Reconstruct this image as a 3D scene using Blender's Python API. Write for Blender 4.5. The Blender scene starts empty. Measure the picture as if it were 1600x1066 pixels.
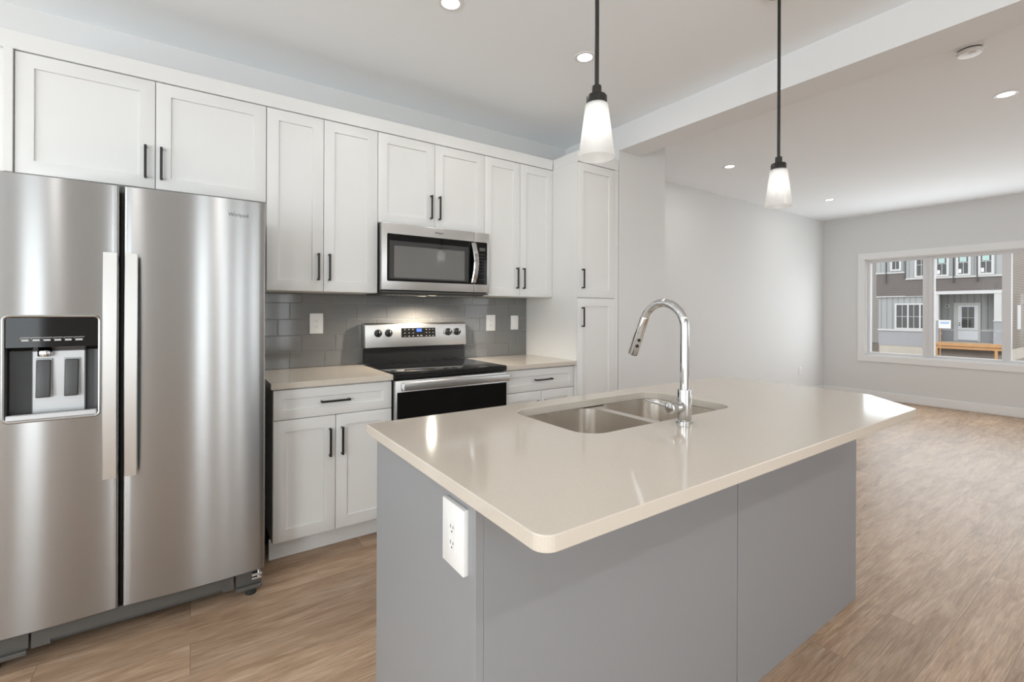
import bpy, bmesh, math, random
from mathutils import Vector, Matrix
random.seed(7)
sc = bpy.context.scene
C = sc.collection
PI = math.pi

# ------------------------------------------------------------------ camera
CAM_H, YAW, ROLL, FOC = 1.277, math.radians(55.484), math.radians(.221), 728.08
cam = bpy.data.cameras.new('camera')
cam.sensor_width = 36.0
cam.lens = FOC / 1600 * 36.0
cam.shift_y = -(533.0 - 486.44) / 1600
cam.clip_start, cam.clip_end = .05, 200
camo = bpy.data.objects.new('camera', cam)
C.objects.link(camo)
_F = Vector((math.cos(YAW), math.sin(YAW), 0)); _R = Vector((math.sin(YAW), -math.cos(YAW), 0)); _U = Vector((0, 0, 1))
_r = _R * math.cos(ROLL) + _U * math.sin(ROLL); _u = _U * math.cos(ROLL) - _R * math.sin(ROLL)
camo.matrix_world = Matrix(((_r.x, _u.x, -_F.x, 0), (_r.y, _u.y, -_F.y, 0), (_r.z, _u.z, -_F.z, CAM_H), (0, 0, 0, 1)))
sc.camera = camo

# ------------------------------------------------------------------ world, exposure
w = bpy.data.worlds.new('overcast_sky'); sc.world = w; w.use_nodes = True
bg = w.node_tree.nodes['Background']
bg.inputs['Color'].default_value = (.93, .965, 1.0, 1)
bg.inputs['Strength'].default_value = 2.0
sc.view_settings.view_transform = 'Standard'; sc.view_settings.look = 'None'
sc.view_settings.gamma = 1; sc.view_settings.use_curve_mapping = False
sc.view_settings.exposure = 0.09
sc.cycles.max_bounces = 10; sc.cycles.diffuse_bounces = 6; sc.cycles.glossy_bounces = 5
sc.cycles.transparent_max_bounces = 12; sc.cycles.transmission_bounces = 6
sc.cycles.use_denoising = True
sc.cycles.sample_clamp_indirect = 6
sc.cycles.caustics_reflective = False; sc.cycles.caustics_refractive = False

def area_light(name, loc, rot, sx, sy, watt, col=(1, 1, 1), spread=PI):
    l = bpy.data.lights.new(name, 'AREA'); l.shape = 'RECTANGLE'; l.size = sx; l.size_y = sy
    l.energy = watt; l.color = col; l.spread = spread
    o = bpy.data.objects.new(name, l); o.location = loc; o.rotation_euler = rot; C.objects.link(o); return o
# daylight at the patio glazing and street window, plus added fill at unseen windows
DAY = (.89, .967, 1)
area_light('fill_dining_window', (-3.52, .9, 1.35), (PI/2, 0, -PI/2), 2.3, 1.6, 40, DAY)  # fill light added at the unseen rear window
area_light('daylight_patio_door', (-1.47, -2.03, 1.05), (PI/2, 0, 0), .38, 1.95, 9, DAY)
for x in (.14, .585, .92, 1.26): area_light('daylight_side_light', (x, -2.03, 1.25), (PI/2, 0, 0), .15 if x > .2 else .22, 2.2, 6 if x < .2 else 3.6, DAY)
area_light('fill_corner_window', (-2.85, -2.03, 1.3), (PI/2, 0, 0), 1.0, 1.9, 72, DAY)  # lamp in an invented window, front fill for the base cabinets
area_light('fill_living_window', (6.1, -2.03, 1.4), (PI/2, 0, 0), 2.8, 1.7, 6, DAY)  # added fill from an invented living room window
area_light('daylight_street_window', (8.28, 1.65, 1.35), (PI/2, 0, PI/2), 2.2, 1.35, 30, DAY)
def fill_lamp(name, x, y, watt):
    l = bpy.data.lights.new(name, 'AREA'); l.shape = 'DISK'; l.size = .11; l.energy = watt; l.color = (1, .97, .94)
    o = bpy.data.objects.new(name, l); o.location = (x, y, 2.73); C.objects.link(o)
for x, y, p in ((-2.6, -.9, 5), (-2.6, 1.6, 4), (-.9, -.9, 7), (.4, -1.2, 9), (2.0, -1.2, 9.5), (3.7, -1.2, 5)): fill_lamp('unseen_fill_lamp', x, y, p)  # lamps without fixtures, added out of view to fill the low surfaces

# ------------------------------------------------------------------ materials
def lin(r, g, b):
    f = lambda c: (c/255/12.92) if c <= 10 else ((c/255 + .055)/1.055)**2.4
    return (f(r), f(g), f(b), 1)
def mat(name, col, rough=.5, metal=0, spec=.5, coat=0, noise=0, nscale=40, bump=0, bscale=200, emit=None, estr=0, aniso=0, tang=(0, 0, 1)):
    m = bpy.data.materials.new(name); m.use_nodes = True
    nt = m.node_tree; b = nt.nodes['Principled BSDF']
    if len(col) == 3: col = (*col, 1)
    b.inputs['Base Color'].default_value = col
    b.inputs['Roughness'].default_value = rough
    b.inputs['Metallic'].default_value = metal
    b.inputs['Specular IOR Level'].default_value = spec
    b.inputs['Coat Weight'].default_value = coat
    tc = nt.nodes.new('ShaderNodeTexCoord')
    if noise:
        n = nt.nodes.new('ShaderNodeTexNoise'); n.inputs['Scale'].default_value = nscale; n.inputs['Detail'].default_value = 4
        nt.links.new(tc.outputs['Object'], n.inputs['Vector'])
        mx = nt.nodes.new('ShaderNodeMix'); mx.data_type = 'RGBA'
        mx.inputs['A'].default_value = (*[c*(1-noise) for c in col[:3]], 1); mx.inputs['B'].default_value = (*[min(1, c*(1+noise)) for c in col[:3]], 1)
        nt.links.new(n.outputs['Fac'], mx.inputs['Factor']); nt.links.new(mx.outputs['Result'], b.inputs['Base Color'])
    if bump:
        n2 = nt.nodes.new('ShaderNodeTexNoise'); n2.inputs['Scale'].default_value = bscale
        nt.links.new(tc.outputs['Object'], n2.inputs['Vector'])
        bp = nt.nodes.new('ShaderNodeBump'); bp.inputs['Strength'].default_value = bump; bp.inputs['Distance'].default_value = .002
        nt.links.new(n2.outputs['Fac'], bp.inputs['Height']); nt.links.new(bp.outputs['Normal'], b.inputs['Normal'])
    if emit:
        b.inputs['Emission Color'].default_value = (*emit, 1); b.inputs['Emission Strength'].default_value = estr
    if aniso:
        b.inputs['Anisotropic'].default_value = aniso
        cx = nt.nodes.new('ShaderNodeCombineXYZ')
        for i in range(3): cx.inputs[i].default_value = tang[i]
        nt.links.new(cx.outputs[0], b.inputs['Tangent'])
    return m

M = {}
M['wall'] = mat('wall_paint', (.69, .69, .685), .7, bump=.05, bscale=300)
M['ceiling'] = mat('ceiling_paint', (.91, .94, .965), .85, bump=.06, bscale=250)
M['cab'] = mat('white_cabinet_paint', (.73, .728, .715), .38)
M['beam'] = mat('beam_paint', (.79, .80, .81), .8, bump=.05, bscale=300)
M['trim'] = mat('white_trim_paint', (.80, .80, .795), .4)
M['island'] = mat('grey_island_paint', (.272, .277, .287), .45)
M['black'] = mat('black_bar_metal', (.012, .012, .012), .35)
M['pole'] = mat('dark_bronze_metal', (.022, .021, .020), .4, metal=.3)
M['chrome'] = mat('polished_chrome', (.63, .63, .63), .05, metal=1)
M['steel'] = mat('brushed_stainless', (.375, .376, .375), .235, metal=1, aniso=1.0)
M['steel_soft'] = mat('satin_stainless', (.57, .565, .555), .34, metal=1)
M['sink'] = mat('sink_stainless', (.74, .70, .65), .27, metal=1)
M['dark_plastic'] = mat('dark_grey_plastic', (.075, .073, .068), .5)
M['grille'] = mat('grey_kick_grille', (.075, .071, .064), .45)
M['blk_gloss'] = mat('black_glossy_glass', (.005, .005, .005), .05, spec=.3)
M['blk_satin'] = mat('black_enamel', (.010, .010, .010), .25)
M['cavity'] = mat('dispenser_cavity', (.014, .0145, .015), .35)
M['disp_grey'] = mat('dispenser_grey', (.50, .51, .52), .35, metal=.4)
M['paddle'] = mat('dispenser_paddle', (.045, .046, .048), .4)
M['mw_glass'] = mat('microwave_window_glass', (.045, .045, .045), .03)
M['mw_inner'] = mat('microwave_window_screen', (.10, .10, .097), .02)
for k_ in ('mw_inner',): M[k_].node_tree.nodes['Principled BSDF'].inputs['IOR'].default_value = 2.3
M['white_plastic'] = mat('white_plastic', (.80, .80, .79), .35)
M['slot'] = mat('socket_slot', (.06, .06, .06), .6)
M['mark'] = mat('light_grey_marking', (.45, .45, .45), .5)
M['mark_dim'] = mat('dim_grey_marking', (.16, .16, .16), .5)
M['ink'] = mat('dark_lettering', (.06, .06, .06), .4)
M['blue'] = mat('blue_display', (.01, .02, .1), .3, emit=(.06, .16, .9), estr=1.6)
M['lcd'] = mat('grey_display', (.09, .09, .085), .3)
M['vinyl'] = mat('white_window_vinyl', (.70, .70, .71), .35)
M['emit'] = mat('led_lens', (.9, .9, .9), .5, emit=(1, .985, .96), estr=9)
M['bulb'] = mat('lamp_bulb', (.9, .9, .9), .5, emit=(1, .97, .93), estr=1.7)
M['hood_lens'] = mat('hood_lamp_lens', (.8, .8, .75), .4, emit=(1, .85, .6), estr=1.2)
M['grout'] = mat('tile_grout', (.40, .40, .385), .9)
M['tile'] = mat('grey_glazed_tile', (.185, .185, .182), .10, noise=.10, nscale=6)
M['plug'] = mat('rubber_foot', (.02, .02, .02), .7)

def quartz():
    m = mat('beige_quartz', (.50, .455, .40), .10); nt = m.node_tree; b = nt.nodes['Principled BSDF']
    tc = nt.nodes.new('ShaderNodeTexCoord'); n = nt.nodes.new('ShaderNodeTexNoise')
    n.inputs['Scale'].default_value = 420; n.inputs['Detail'].default_value = 3
    nt.links.new(tc.outputs['Object'], n.inputs['Vector'])
    cr = nt.nodes.new('ShaderNodeValToRGB'); e = cr.color_ramp.elements
    e[0].position = .35; e[0].color = (.565, .51, .44, 1); e[1].position = .62; e[1].color = (.605, .545, .475, 1)
    nt.links.new(n.outputs['Fac'], cr.inputs['Fac']); nt.links.new(cr.outputs['Color'], b.inputs['Base Color'])
    return m
M['quartz'] = quartz()

def floor_mat():
    m = bpy.data.materials.new('vinyl_plank_floor'); m.use_nodes = True; nt = m.node_tree; b = nt.nodes['Principled BSDF']
    N = nt.nodes.new; L = nt.links.new
    tc = N('ShaderNodeTexCoord')
    br = N('ShaderNodeTexBrick'); br.offset = .37; br.offset_frequency = 2
    br.inputs['Scale'].default_value = 1; br.inputs['Brick Width'].default_value = 1.22; br.inputs['Row Height'].default_value = .18
    br.inputs['Mortar Size'].default_value = .0012; br.inputs['Mortar Smooth'].default_value = .3; br.inputs['Bias'].default_value = 0
    br.inputs['Color1'].default_value = (0, 0, 0, 1); br.inputs['Color2'].default_value = (1, 1, 1, 1); br.inputs['Mortar'].default_value = (.5, .5, .5, 1)
    L(tc.outputs['Object'], br.inputs['Vector'])
    # shift the grain from board to board
    vm = N('ShaderNodeVectorMath'); vm.operation = 'MULTIPLY_ADD'; vm.inputs[1].default_value = (3.7, 9.1, 5.3)
    L(br.outputs['Color'], vm.inputs[0]); L(tc.outputs['Object'], vm.inputs[2])
    mp = N('ShaderNodeMapping'); mp.inputs['Scale'].default_value = (1.5, 9, 1); L(vm.outputs[0], mp.inputs['Vector'])
    g = N('ShaderNodeTexNoise'); g.inputs['Scale'].default_value = 2.0; g.inputs['Detail'].default_value = 12; g.inputs['Roughness'].default_value = .70; g.inputs['Distortion'].default_value = .55
    L(mp.outputs[0], g.inputs['Vector'])
    mp2 = N('ShaderNodeMapping'); mp2.inputs['Scale'].default_value = (7, 150, 1); L(vm.outputs[0], mp2.inputs['Vector'])
    g2 = N('ShaderNodeTexNoise'); g2.inputs['Scale'].default_value = 1.2; g2.inputs['Detail'].default_value = 5; L(mp2.outputs[0], g2.inputs['Vector'])
    cr = N('ShaderNodeValToRGB'); e = cr.color_ramp.elements
    e[0].position = .30; e[0].color = (.255, .158, .098, 1); e[1].position = .70; e[1].color = (.465, .345, .25, 1)
    k = e.new(.5); k.color = (.385, .262, .174, 1)
    L(g.outputs['Fac'], cr.inputs['Fac'])
    mx = N('ShaderNodeMix'); mx.data_type = 'RGBA'; mx.blend_type = 'OVERLAY'; mx.inputs['Factor'].default_value = .6
    L(cr.outputs['Color'], mx.inputs['A']); L(g2.outputs['Fac'], mx.inputs['B'])
    mr = N('ShaderNodeMapRange'); mr.inputs['To Min'].default_value = .88; mr.inputs['To Max'].default_value = 1.12; L(br.outputs['Color'], mr.inputs['Value'])
    m2 = N('ShaderNodeVectorMath'); m2.operation = 'SCALE'; L(mx.outputs['Result'], m2.inputs[0]); L(mr.outputs[0], m2.inputs['Scale'])
    m3 = N('ShaderNodeMix'); m3.data_type = 'RGBA'; m3.inputs['B'].default_value = (.12, .085, .06, 1)
    fm = N('ShaderNodeMath'); fm.operation = 'MULTIPLY'; fm.inputs[1].default_value = .7; L(br.outputs['Fac'], fm.inputs[0])
    L(fm.outputs[0], m3.inputs['Factor']); L(m2.outputs[0], m3.inputs['A']); L(m3.outputs['Result'], b.inputs['Base Color'])
    b.inputs['Roughness'].default_value = .42; b.inputs['Specular IOR Level'].default_value = .3
    bp = N('ShaderNodeBump'); bp.inputs['Strength'].default_value = .18; bp.inputs['Distance'].default_value = .002
    L(g2.outputs['Fac'], bp.inputs['Height']); L(bp.outputs['Normal'], b.inputs['Normal'])
    return m
M['floor'] = floor_mat()

def glass_mat(name, refl=.05, tint=(1, 1, 1, 1)):
    m = bpy.data.materials.new(name); m.use_nodes = True; nt = m.node_tree; nt.nodes.remove(nt.nodes['Principled BSDF'])
    t = nt.nodes.new('ShaderNodeBsdfTransparent'); t.inputs['Color'].default_value = tint
    g = nt.nodes.new('ShaderNodeBsdfGlossy'); g.inputs['Roughness'].default_value = .02
    mx = nt.nodes.new('ShaderNodeMixShader'); mx.inputs[0].default_value = refl
    nt.links.new(t.outputs[0], mx.inputs[1]); nt.links.new(g.outputs[0], mx.inputs[2]); nt.links.new(mx.outputs[0], nt.nodes['Material Output'].inputs[0])
    return m
M['glass'] = glass_mat('window_glass', .035)
def shade_mat():
    m = bpy.data.materials.new('frosted_shade_glass'); m.use_nodes = True; nt = m.node_tree; nt.nodes.remove(nt.nodes['Principled BSDF'])
    N = nt.nodes.new; L = nt.links.new
    tr = N('ShaderNodeBsdfTranslucent'); tr.inputs['Color'].default_value = (.96, .96, .95, 1)
    df = N('ShaderNodeBsdfDiffuse'); df.inputs['Color'].default_value = (.9, .9, .89, 1)
    tp = N('ShaderNodeBsdfTransparent'); gl = N('ShaderNodeBsdfGlossy'); gl.inputs['Roughness'].default_value = .25
    a = N('ShaderNodeMixShader'); a.inputs[0].default_value = .35; L(tr.outputs[0], a.inputs[1]); L(df.outputs[0], a.inputs[2])
    c = N('ShaderNodeMixShader'); c.inputs[0].default_value = .22; L(a.outputs[0], c.inputs[1]); L(tp.outputs[0], c.inputs[2])
    d = N('ShaderNodeMixShader'); d.inputs[0].default_value = .06; L(c.outputs[0], d.inputs[1]); L(gl.outputs[0], d.inputs[2])
    L(d.outputs[0], nt.nodes['Material Output'].inputs[0]); return m
M['shade'] = shade_mat()

def siding_mat(name, c1, c2, pitch, axis='Z'):
    m = bpy.data.materials.new(name); m.use_nodes = True; nt = m.node_tree; b = nt.nodes['Principled BSDF']; b.inputs['Roughness'].default_value = .7
    N = nt.nodes.new; L = nt.links.new
    tc = N('ShaderNodeTexCoord'); sp = N('ShaderNodeSeparateXYZ'); L(tc.outputs['Object'], sp.inputs[0])
    dv = N('ShaderNodeMath'); dv.operation = 'DIVIDE'; dv.inputs[1].default_value = pitch; L(sp.outputs[axis], dv.inputs[0])
    fr = N('ShaderNodeMath'); fr.operation = 'FRACT'; L(dv.outputs[0], fr.inputs[0])
    gt = N('ShaderNodeMath'); gt.operation = 'GREATER_THAN'; gt.inputs[1].default_value = .82; L(fr.outputs[0], gt.inputs[0])
    mx = N('ShaderNodeMix'); mx.data_type = 'RGBA'; mx.inputs['A'].default_value = (*c1, 1); mx.inputs['B'].default_value = (*c2, 1)
    L(gt.outputs[0], mx.inputs['Factor']); L(mx.outputs['Result'], b.inputs['Base Color'])
    bp = N('ShaderNodeBump'); bp.inputs['Strength'].default_value = .6; bp.inputs['Distance'].default_value = .02; L(fr.outputs[0], bp.inputs['Height']); L(bp.outputs[0], b.inputs['Normal'])
    return m
M['sid_dark'] = siding_mat('dark_taupe_lap_siding', (.165, .145, .135), (.085, .075, .07), .12)
M['sid_lt'] = siding_mat('pale_grey_board_siding', (.36, .375, .37), (.25, .26, .255), .30, 'Y')
M['sid_tan'] = siding_mat('tan_lap_siding', (.26, .22, .18), (.12, .10, .085), .15)
M['sid_grey'] = siding_mat('beige_lap_siding', (.42, .39, .36), (.26, .24, .22), .14)
M['stucco'] = mat('grey_panel_siding', (.36, .365, .38), .85, noise=.05, nscale=3)
M['concrete'] = mat('pale_concrete', (.52, .48, .41), .9, noise=.15, nscale=2)
M['dirt'] = mat('brown_dirt', (.27, .23, .195), .95, noise=.3, nscale=.6)
M['road'] = mat('grey_road', (.34, .335, .33), .9, noise=.1, nscale=1)
M['ext_white'] = mat('exterior_white_trim', (.60, .60, .59), .6)
M['ext_glass'] = mat('dark_window_glass', (.055, .06, .058), .08)
M['timber'] = mat('fresh_timber', (.55, .30, .13), .7, noise=.2, nscale=4)
M['door_white'] = mat('white_door_paint', (.80, .83, .86), .4)
M['sticker'] = mat('pale_green_sticker', (.42, .58, .54), .6)
M['paper'] = mat('white_paper', (.8, .8, .8), .7)
M['paper_blue'] = mat('blue_print', (.35, .50, .70), .7)
M['roof'] = mat('dark_shingles', (.09, .085, .08), .9)

# ------------------------------------------------------------------ mesh helpers
class MB:
    def __init__(s): s.bm = bmesh.new()
    def _fin(s, vs, mi, mtx=None):
        if mtx is not None: bmesh.ops.transform(s.bm, matrix=mtx, verts=list(vs))
        fs = {f for v in vs for f in v.link_faces}
        for f in fs: f.material_index = mi
    def box(s, x0, x1, y0, y1, z0, z1, bev=0, seg=1, mi=0, mtx=None):
        if x0 > x1: x0, x1 = x1, x0
        if y0 > y1: y0, y1 = y1, y0
        if z0 > z1: z0, z1 = z1, z0
        r = bmesh.ops.create_cube(s.bm, size=1)
        vs = r['verts']
        for v in vs: v.co = Vector(((v.co.x+.5)*(x1-x0)+x0, (v.co.y+.5)*(y1-y0)+y0, (v.co.z+.5)*(z1-z0)+z0))
        if bev:
            es = list({e for v in vs for e in v.link_edges})
            rr = bmesh.ops.bevel(s.bm, geom=es, offset=bev, segments=seg, profile=.5, affect='EDGES')
            vs = list({v for f in rr['faces'] for v in f.verts} | {v for v in vs if v.is_valid})
        s._fin(vs, mi, mtx); return s
    def cyl(s, c, r, h, axis='Z', seg=32, r2=None, mi=0, bev=0):
        rr = bmesh.ops.create_cone(s.bm, cap_ends=True, segments=seg, radius1=r, radius2=r if r2 is None else r2, depth=h)
        vs = rr['verts']
        mt = {'Z': Matrix(), 'X': Matrix.Rotation(PI/2, 4, 'Y'), 'Y': Matrix.Rotation(-PI/2, 4, 'X')}[axis]
        if bev:
            es = [e for e in {e for v in vs for e in v.link_edges} if any(len(f.verts) > 4 for f in e.link_faces)]
            r2_ = bmesh.ops.bevel(s.bm, geom=es, offset=bev, segments=2, profile=.5, affect='EDGES')
            vs = list({v for f in r2_['faces'] for v in f.verts} | {v for v in vs if v.is_valid})
        s._fin(vs, mi, Matrix.Translation(Vector(c)) @ mt); return s
    def lathe(s, c, prof, seg=40, mi=0, closed=False):
        rings = []
        for (r, z) in prof:
            rings.append([s.bm.verts.new((c[0]+r*math.cos(2*PI*i/seg), c[1]+r*math.sin(2*PI*i/seg), c[2]+z)) for i in range(seg)])
        pairs = list(zip(rings, rings[1:])) + ([(rings[-1], rings[0])] if closed else [])
        for a, b in pairs:
            for i in range(seg):
                f = s.bm.faces.new((a[i], a[(i+1) % seg], b[(i+1) % seg], b[i])); f.material_index = mi
        if not closed:
            for rg in (rings[0], rings[-1]):
                try: s.bm.faces.new(rg).material_index = mi
                except ValueError: pass
        return s
    def loft(s, loops, caps=(True, True), mi=0, closed=True):
        R = [[s.bm.verts.new(p) for p in lp] for lp in loops]
        n = len(R[0])
        for a, b in zip(R, R[1:]):
            for i in range(n if closed else n-1):
                f = s.bm.faces.new((a[i], a[(i+1) % n], b[(i+1) % n], b[i])); f.material_index = mi
        if caps[0]: s.bm.faces.new(list(reversed(R[0]))).material_index = mi
        if caps[1]: s.bm.faces.new(R[-1]).material_index = mi
        return s
    def prism(s, pts, axis, a0, a1, mi=0):
        def P(p, a):
            return {'X': (a, p[0], p[1]), 'Y': (p[0], a, p[1]), 'Z': (p[0], p[1], a)}[axis]
        return s.loft([[P(p, a0) for p in pts], [P(p, a1) for p in pts]], mi=mi)
    def tube(s, pts, r, seg=20, mi=0, caps=True):
        pts = [Vector(p) for p in pts]; loops = []; n = len(pts)
        up = None
        for i, p in enumerate(pts):
            t = (pts[min(i+1, n-1)] - pts[max(i-1, 0)]).normalized()
            if up is None:
                up = t.orthogonal().normalized()
            else:
                up = (up - t*up.dot(t)).normalized()
            sd = t.cross(up); rad = r[i] if isinstance(r, (list, tuple)) else r
            loops.append([p + (up*math.cos(2*PI*k/seg) + sd*math.sin(2*PI*k/seg))*rad for k in range(seg)])
        return s.loft(loops, caps=(caps, caps), mi=mi)
    def poly(s, pts, mi=0):
        s.bm.faces.new([s.bm.verts.new(p) for p in pts]).material_index = mi; return s

OFF = {}
def link(name, me, parent=None, loc=None):
    o = bpy.data.objects.new(name, me); C.objects.link(o)
    off = OFF[parent.name] if parent is not None else Vector(loc or (0, 0, 0))
    if off.length > 0 and me: me.transform(Matrix.Translation(-off))
    if parent is not None: o.parent = parent
    else: o.location = off
    OFF[o.name] = off
    return o
def obj(name, mb, m, parent=None, loc=None, smooth=None, label=None):
    bm = mb.bm if isinstance(mb, MB) else mb
    bmesh.ops.recalc_face_normals(bm, faces=bm.faces)
    me = bpy.data.meshes.new(name); bm.to_mesh(me); bm.free()
    for x in (m if isinstance(m, (list, tuple)) else [m]): me.materials.append(M[x] if isinstance(x, str) else x)
    if smooth is not None:
        for p in me.polygons: p.use_smooth = True
        me.set_sharp_from_angle(angle=math.radians(smooth))
    o = link(name, me, parent, loc)
    if label: o['label'] = label
    return o
def tag(o, label, cat, group=None):
    o['label'] = label; o['category'] = cat
    if group: o['group'] = group
    return o
def thing(name, label, cat, loc, group=None):
    o = bpy.data.objects.new(name, None); C.objects.link(o); o.location = loc; o.empty_display_size = .1
    OFF[o.name] = Vector(loc)
    return tag(o, label, cat, group)
def struct(name, mb, m, parent=None, smooth=None, loc=None):
    o = obj(name, mb, m, parent, loc, smooth)
    if parent is None: o['kind'] = 'structure'
    return o
def dup(root, loc, label=None):
    def cp(o, par):
        c = o.copy(); C.objects.link(c)
        if par is not None: c.parent = par
        for ch in o.children: cp(ch, c)
        return c
    r = cp(root, None); r.location = loc
    if label: r['label'] = label
    return r
def text_mesh(body, size, depth=.0004, sx=1.0):
    cu = bpy.data.curves.new('lettering', 'FONT'); cu.body = body; cu.size = size; cu.extrude = depth; cu.align_x = 'CENTER'; cu.align_y = 'CENTER'
    o = bpy.data.objects.new('lettering', cu); C.objects.link(o)
    dg = bpy.context.evaluated_depsgraph_get(); me = bpy.data.meshes.new_from_object(o.evaluated_get(dg))
    bpy.data.objects.remove(o); bpy.data.curves.remove(cu)
    me.transform(Matrix.Scale(sx, 4, (1, 0, 0)))
    return me
def text_on_front(name, body, size, x, y, z, m, parent, sx=1.0, turn=0):      # upright lettering facing -Y
    me = text_mesh(body, size, sx=sx); me.transform(Matrix.Translation((x, y, z)) @ Matrix.Rotation(turn, 4, 'Z') @ Matrix.Rotation(PI/2, 4, 'X'))
    me.materials.clear(); me.materials.append(M[m])
    return link(name, me, parent)
def rrect(x0, x1, y0, y1, r, n=8):
    out = []
    for cx, cy, a in ((x1-r, y1-r, 0), (x0+r, y1-r, PI/2), (x0+r, y0+r, PI), (x1-r, y0+r, 3*PI/2)):
        for i in range(n+1):
            t = a + PI/2*i/n; out.append((cx+r*math.cos(t), cy+r*math.sin(t)))
    return out

# ------------------------------------------------------------------ the shell
ZC = 2.737
YW, YLIV, XF, YB, XR = 3.19, 3.3225, 8.339, -2.1, -3.6
struct('floor', MB().box(XR-.15, XF+.2, YB-.15, YLIV+.15, -.12, 0), 'floor')
struct('ceiling', MB().box(XR-.15, XF+.2, YB-.15, YLIV+.15, ZC, ZC+.15), 'ceiling')
struct('wall_kitchen', MB().box(XR-.15, 2.775, YW, YW+.28, 0, ZC), 'wall')
struct('wall_pantry_end', MB().box(2.775, 3.34, 2.55, YLIV+.15, 0, ZC), 'wall')
struct('wall_living', MB().box(3.34, XF, YLIV, YLIV+.15, 0, ZC), 'wall')
struct('trim_1', MB().box(2.77, 3.013, YB, 2.55, 2.547, ZC), 'beam')          # dropped ceiling beam
struct('trim_2', MB().box(2.77, 2.775, 2.55, YW, 2.47, ZC), 'beam')           # beam face running on above the pantry
struct('wall_rear', MB().box(XR-.15, XR, YB, YW, 0, .5).box(XR-.15, XR, YB, YW, 2.2, ZC).box(XR-.15, XR, YB, -.3, .5, 2.2).box(XR-.15, XR, 2.1, YW, .5, 2.2), 'wall')
OPN = [(-3.4, -2.3, .3, 2.3), (-1.70, -1.24, 0, 2.08), (.02, .26, .1, 2.4), (.50, .67, .1, 2.4), (.84, 1.00, .1, 2.4), (1.18, 1.34, .1, 2.4), (4.6, 7.6, .5, 2.3)]  # widest two openings added for fill light
wb = MB(); px = XR-.15
for x0, x1, z0, z1 in OPN:
    wb.box(px, x0, YB-.15, YB, 0, ZC).box(x0, x1, YB-.15, YB, z1, ZC); px = x1
    if z0 > 0: wb.box(x0, x1, YB-.15, YB, 0, z0)
wb.box(px, XF+.2, YB-.15, YB, 0, ZC)
struct('wall_behind', wb, 'wall')
# street wall with its opening
WY0, WY1, WZ0, WZ1 = .53, 2.763, .64, 2.07
struct('wall_street', MB().box(XF, XF+.2, YB-.15, WY0, 0, ZC).box(XF, XF+.2, WY1, YLIV+.15, 0, ZC).box(XF, XF+.2, WY0, WY1, 0, WZ0).box(XF, XF+.2, WY0, WY1, WZ1, ZC), 'wall')
struct('baseboard_street', MB().box(XF-.015, XF, YB, YLIV, 0, .115, bev=.003), 'trim')
struct('baseboard_living', MB().box(3.34, XF-.015, YLIV-.014, YLIV, 0, .115, bev=.003), 'trim')
struct('baseboard_pantry_end', MB().box(2.776, 3.34, 2.536, 2.55, 0, .115, bev=.003), 'trim')

# street window: casing, jamb, frame, panes
tr = MB()
tr.box(XF-.018, XF, WY0-.09, WY1+.09, WZ1, WZ1+.095, bev=.003).box(XF-.018, XF, WY0-.09, WY1+.09, WZ0-.09, WZ0, bev=.003)
tr.box(XF-.018, XF, WY1, WY1+.09, WZ0, WZ1, bev=.003).box(XF-.018, XF, WY0-.09, WY0, WZ0, WZ1, bev=.003)
win = struct('window_1', tr, 'trim')
jb = MB().box(XF, XF+.15, WY0, WY1, WZ1-.012, WZ1).box(XF, XF+.15, WY0, WY1, WZ0, WZ0+.012).box(XF, XF+.15, WY1-.012, WY1, WZ0, WZ1).box(XF, XF+.15, WY0, WY0+.012, WZ0, WZ1)
obj('window_jamb', jb, 'trim', win)
XG = XF + .075
fr = MB()
PX = [(2.105, 2.715), (1.335, 1.985), (.60, 1.255)]
iy0, iy1, iz0, iz1 = WY0+.012, WY1-.012, WZ0+.012, WZ1-.012
fr.box(XG-.03, XG+.05, iy0, iy1, iz1-.035, iz1).box(XG-.03, XG+.05, iy0, iy1, iz0, iz0+.035)
for a, b in ((2.715, iy1), (1.985, 2.105), (1.255, 1.335), (iy0, .60)): fr.box(XG-.03, XG+.05, a, b, iz0+.035, iz1-.035)
fr.box(XG-.045, XG-.03, 2.005, 2.035, iz0+.01, iz1-.01)            # sash overlap of the slider
obj('window_frame', fr, 'vinyl', win)
obj('latch', MB().box(XG-.052, XG-.045, 2.0, 2.03, 1.25, 1.33, bev=.003), 'vinyl', win)
for a, b in PX: obj('pane', MB().box(XG+.008, XG+.014, a, b, iz0+.035, iz1-.035), 'glass', win)

# glazing behind the camera: narrow ones seen in reflections, wide ones added for fill
for n, (x0, x1, z0, z1) in enumerate(OPN):
    f = MB()
    f.box(x0, x1, YB-.1, YB-.04, z1-.05, z1).box(x0, x1, YB-.1, YB-.04, z0, z0+.06).box(x0, x0+.02, YB-.1, YB-.04, z0, z1).box(x1-.02, x1, YB-.1, YB-.04, z0, z1)
    nm = 'door_1' if n == 1 else 'window_%d' % (n+2)
    wo = struct(nm, f, 'vinyl'); obj('pane', MB().box(x0+.02, x1-.02, YB-.075, YB-.069, z0+.06, z1-.05), 'glass', wo)
f = MB().box(XR-.1, XR-.04, -.3, 2.1, 2.14, 2.2).box(XR-.1, XR-.04, -.3, 2.1, .5, .56).box(XR-.1, XR-.04, -.3, -.25, .5, 2.2).box(XR-.1, XR-.04, 2.05, 2.1, .5, 2.2).box(XR-.1, XR-.04, .87, .93, .5, 2.2)
wo = struct('window_9', f, 'vinyl'); obj('pane', MB().box(XR-.075, XR-.069, -.25, .87, .56, 2.14).box(XR-.075, XR-.069, .93, 2.05, .56, 2.14), 'glass', wo)

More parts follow.
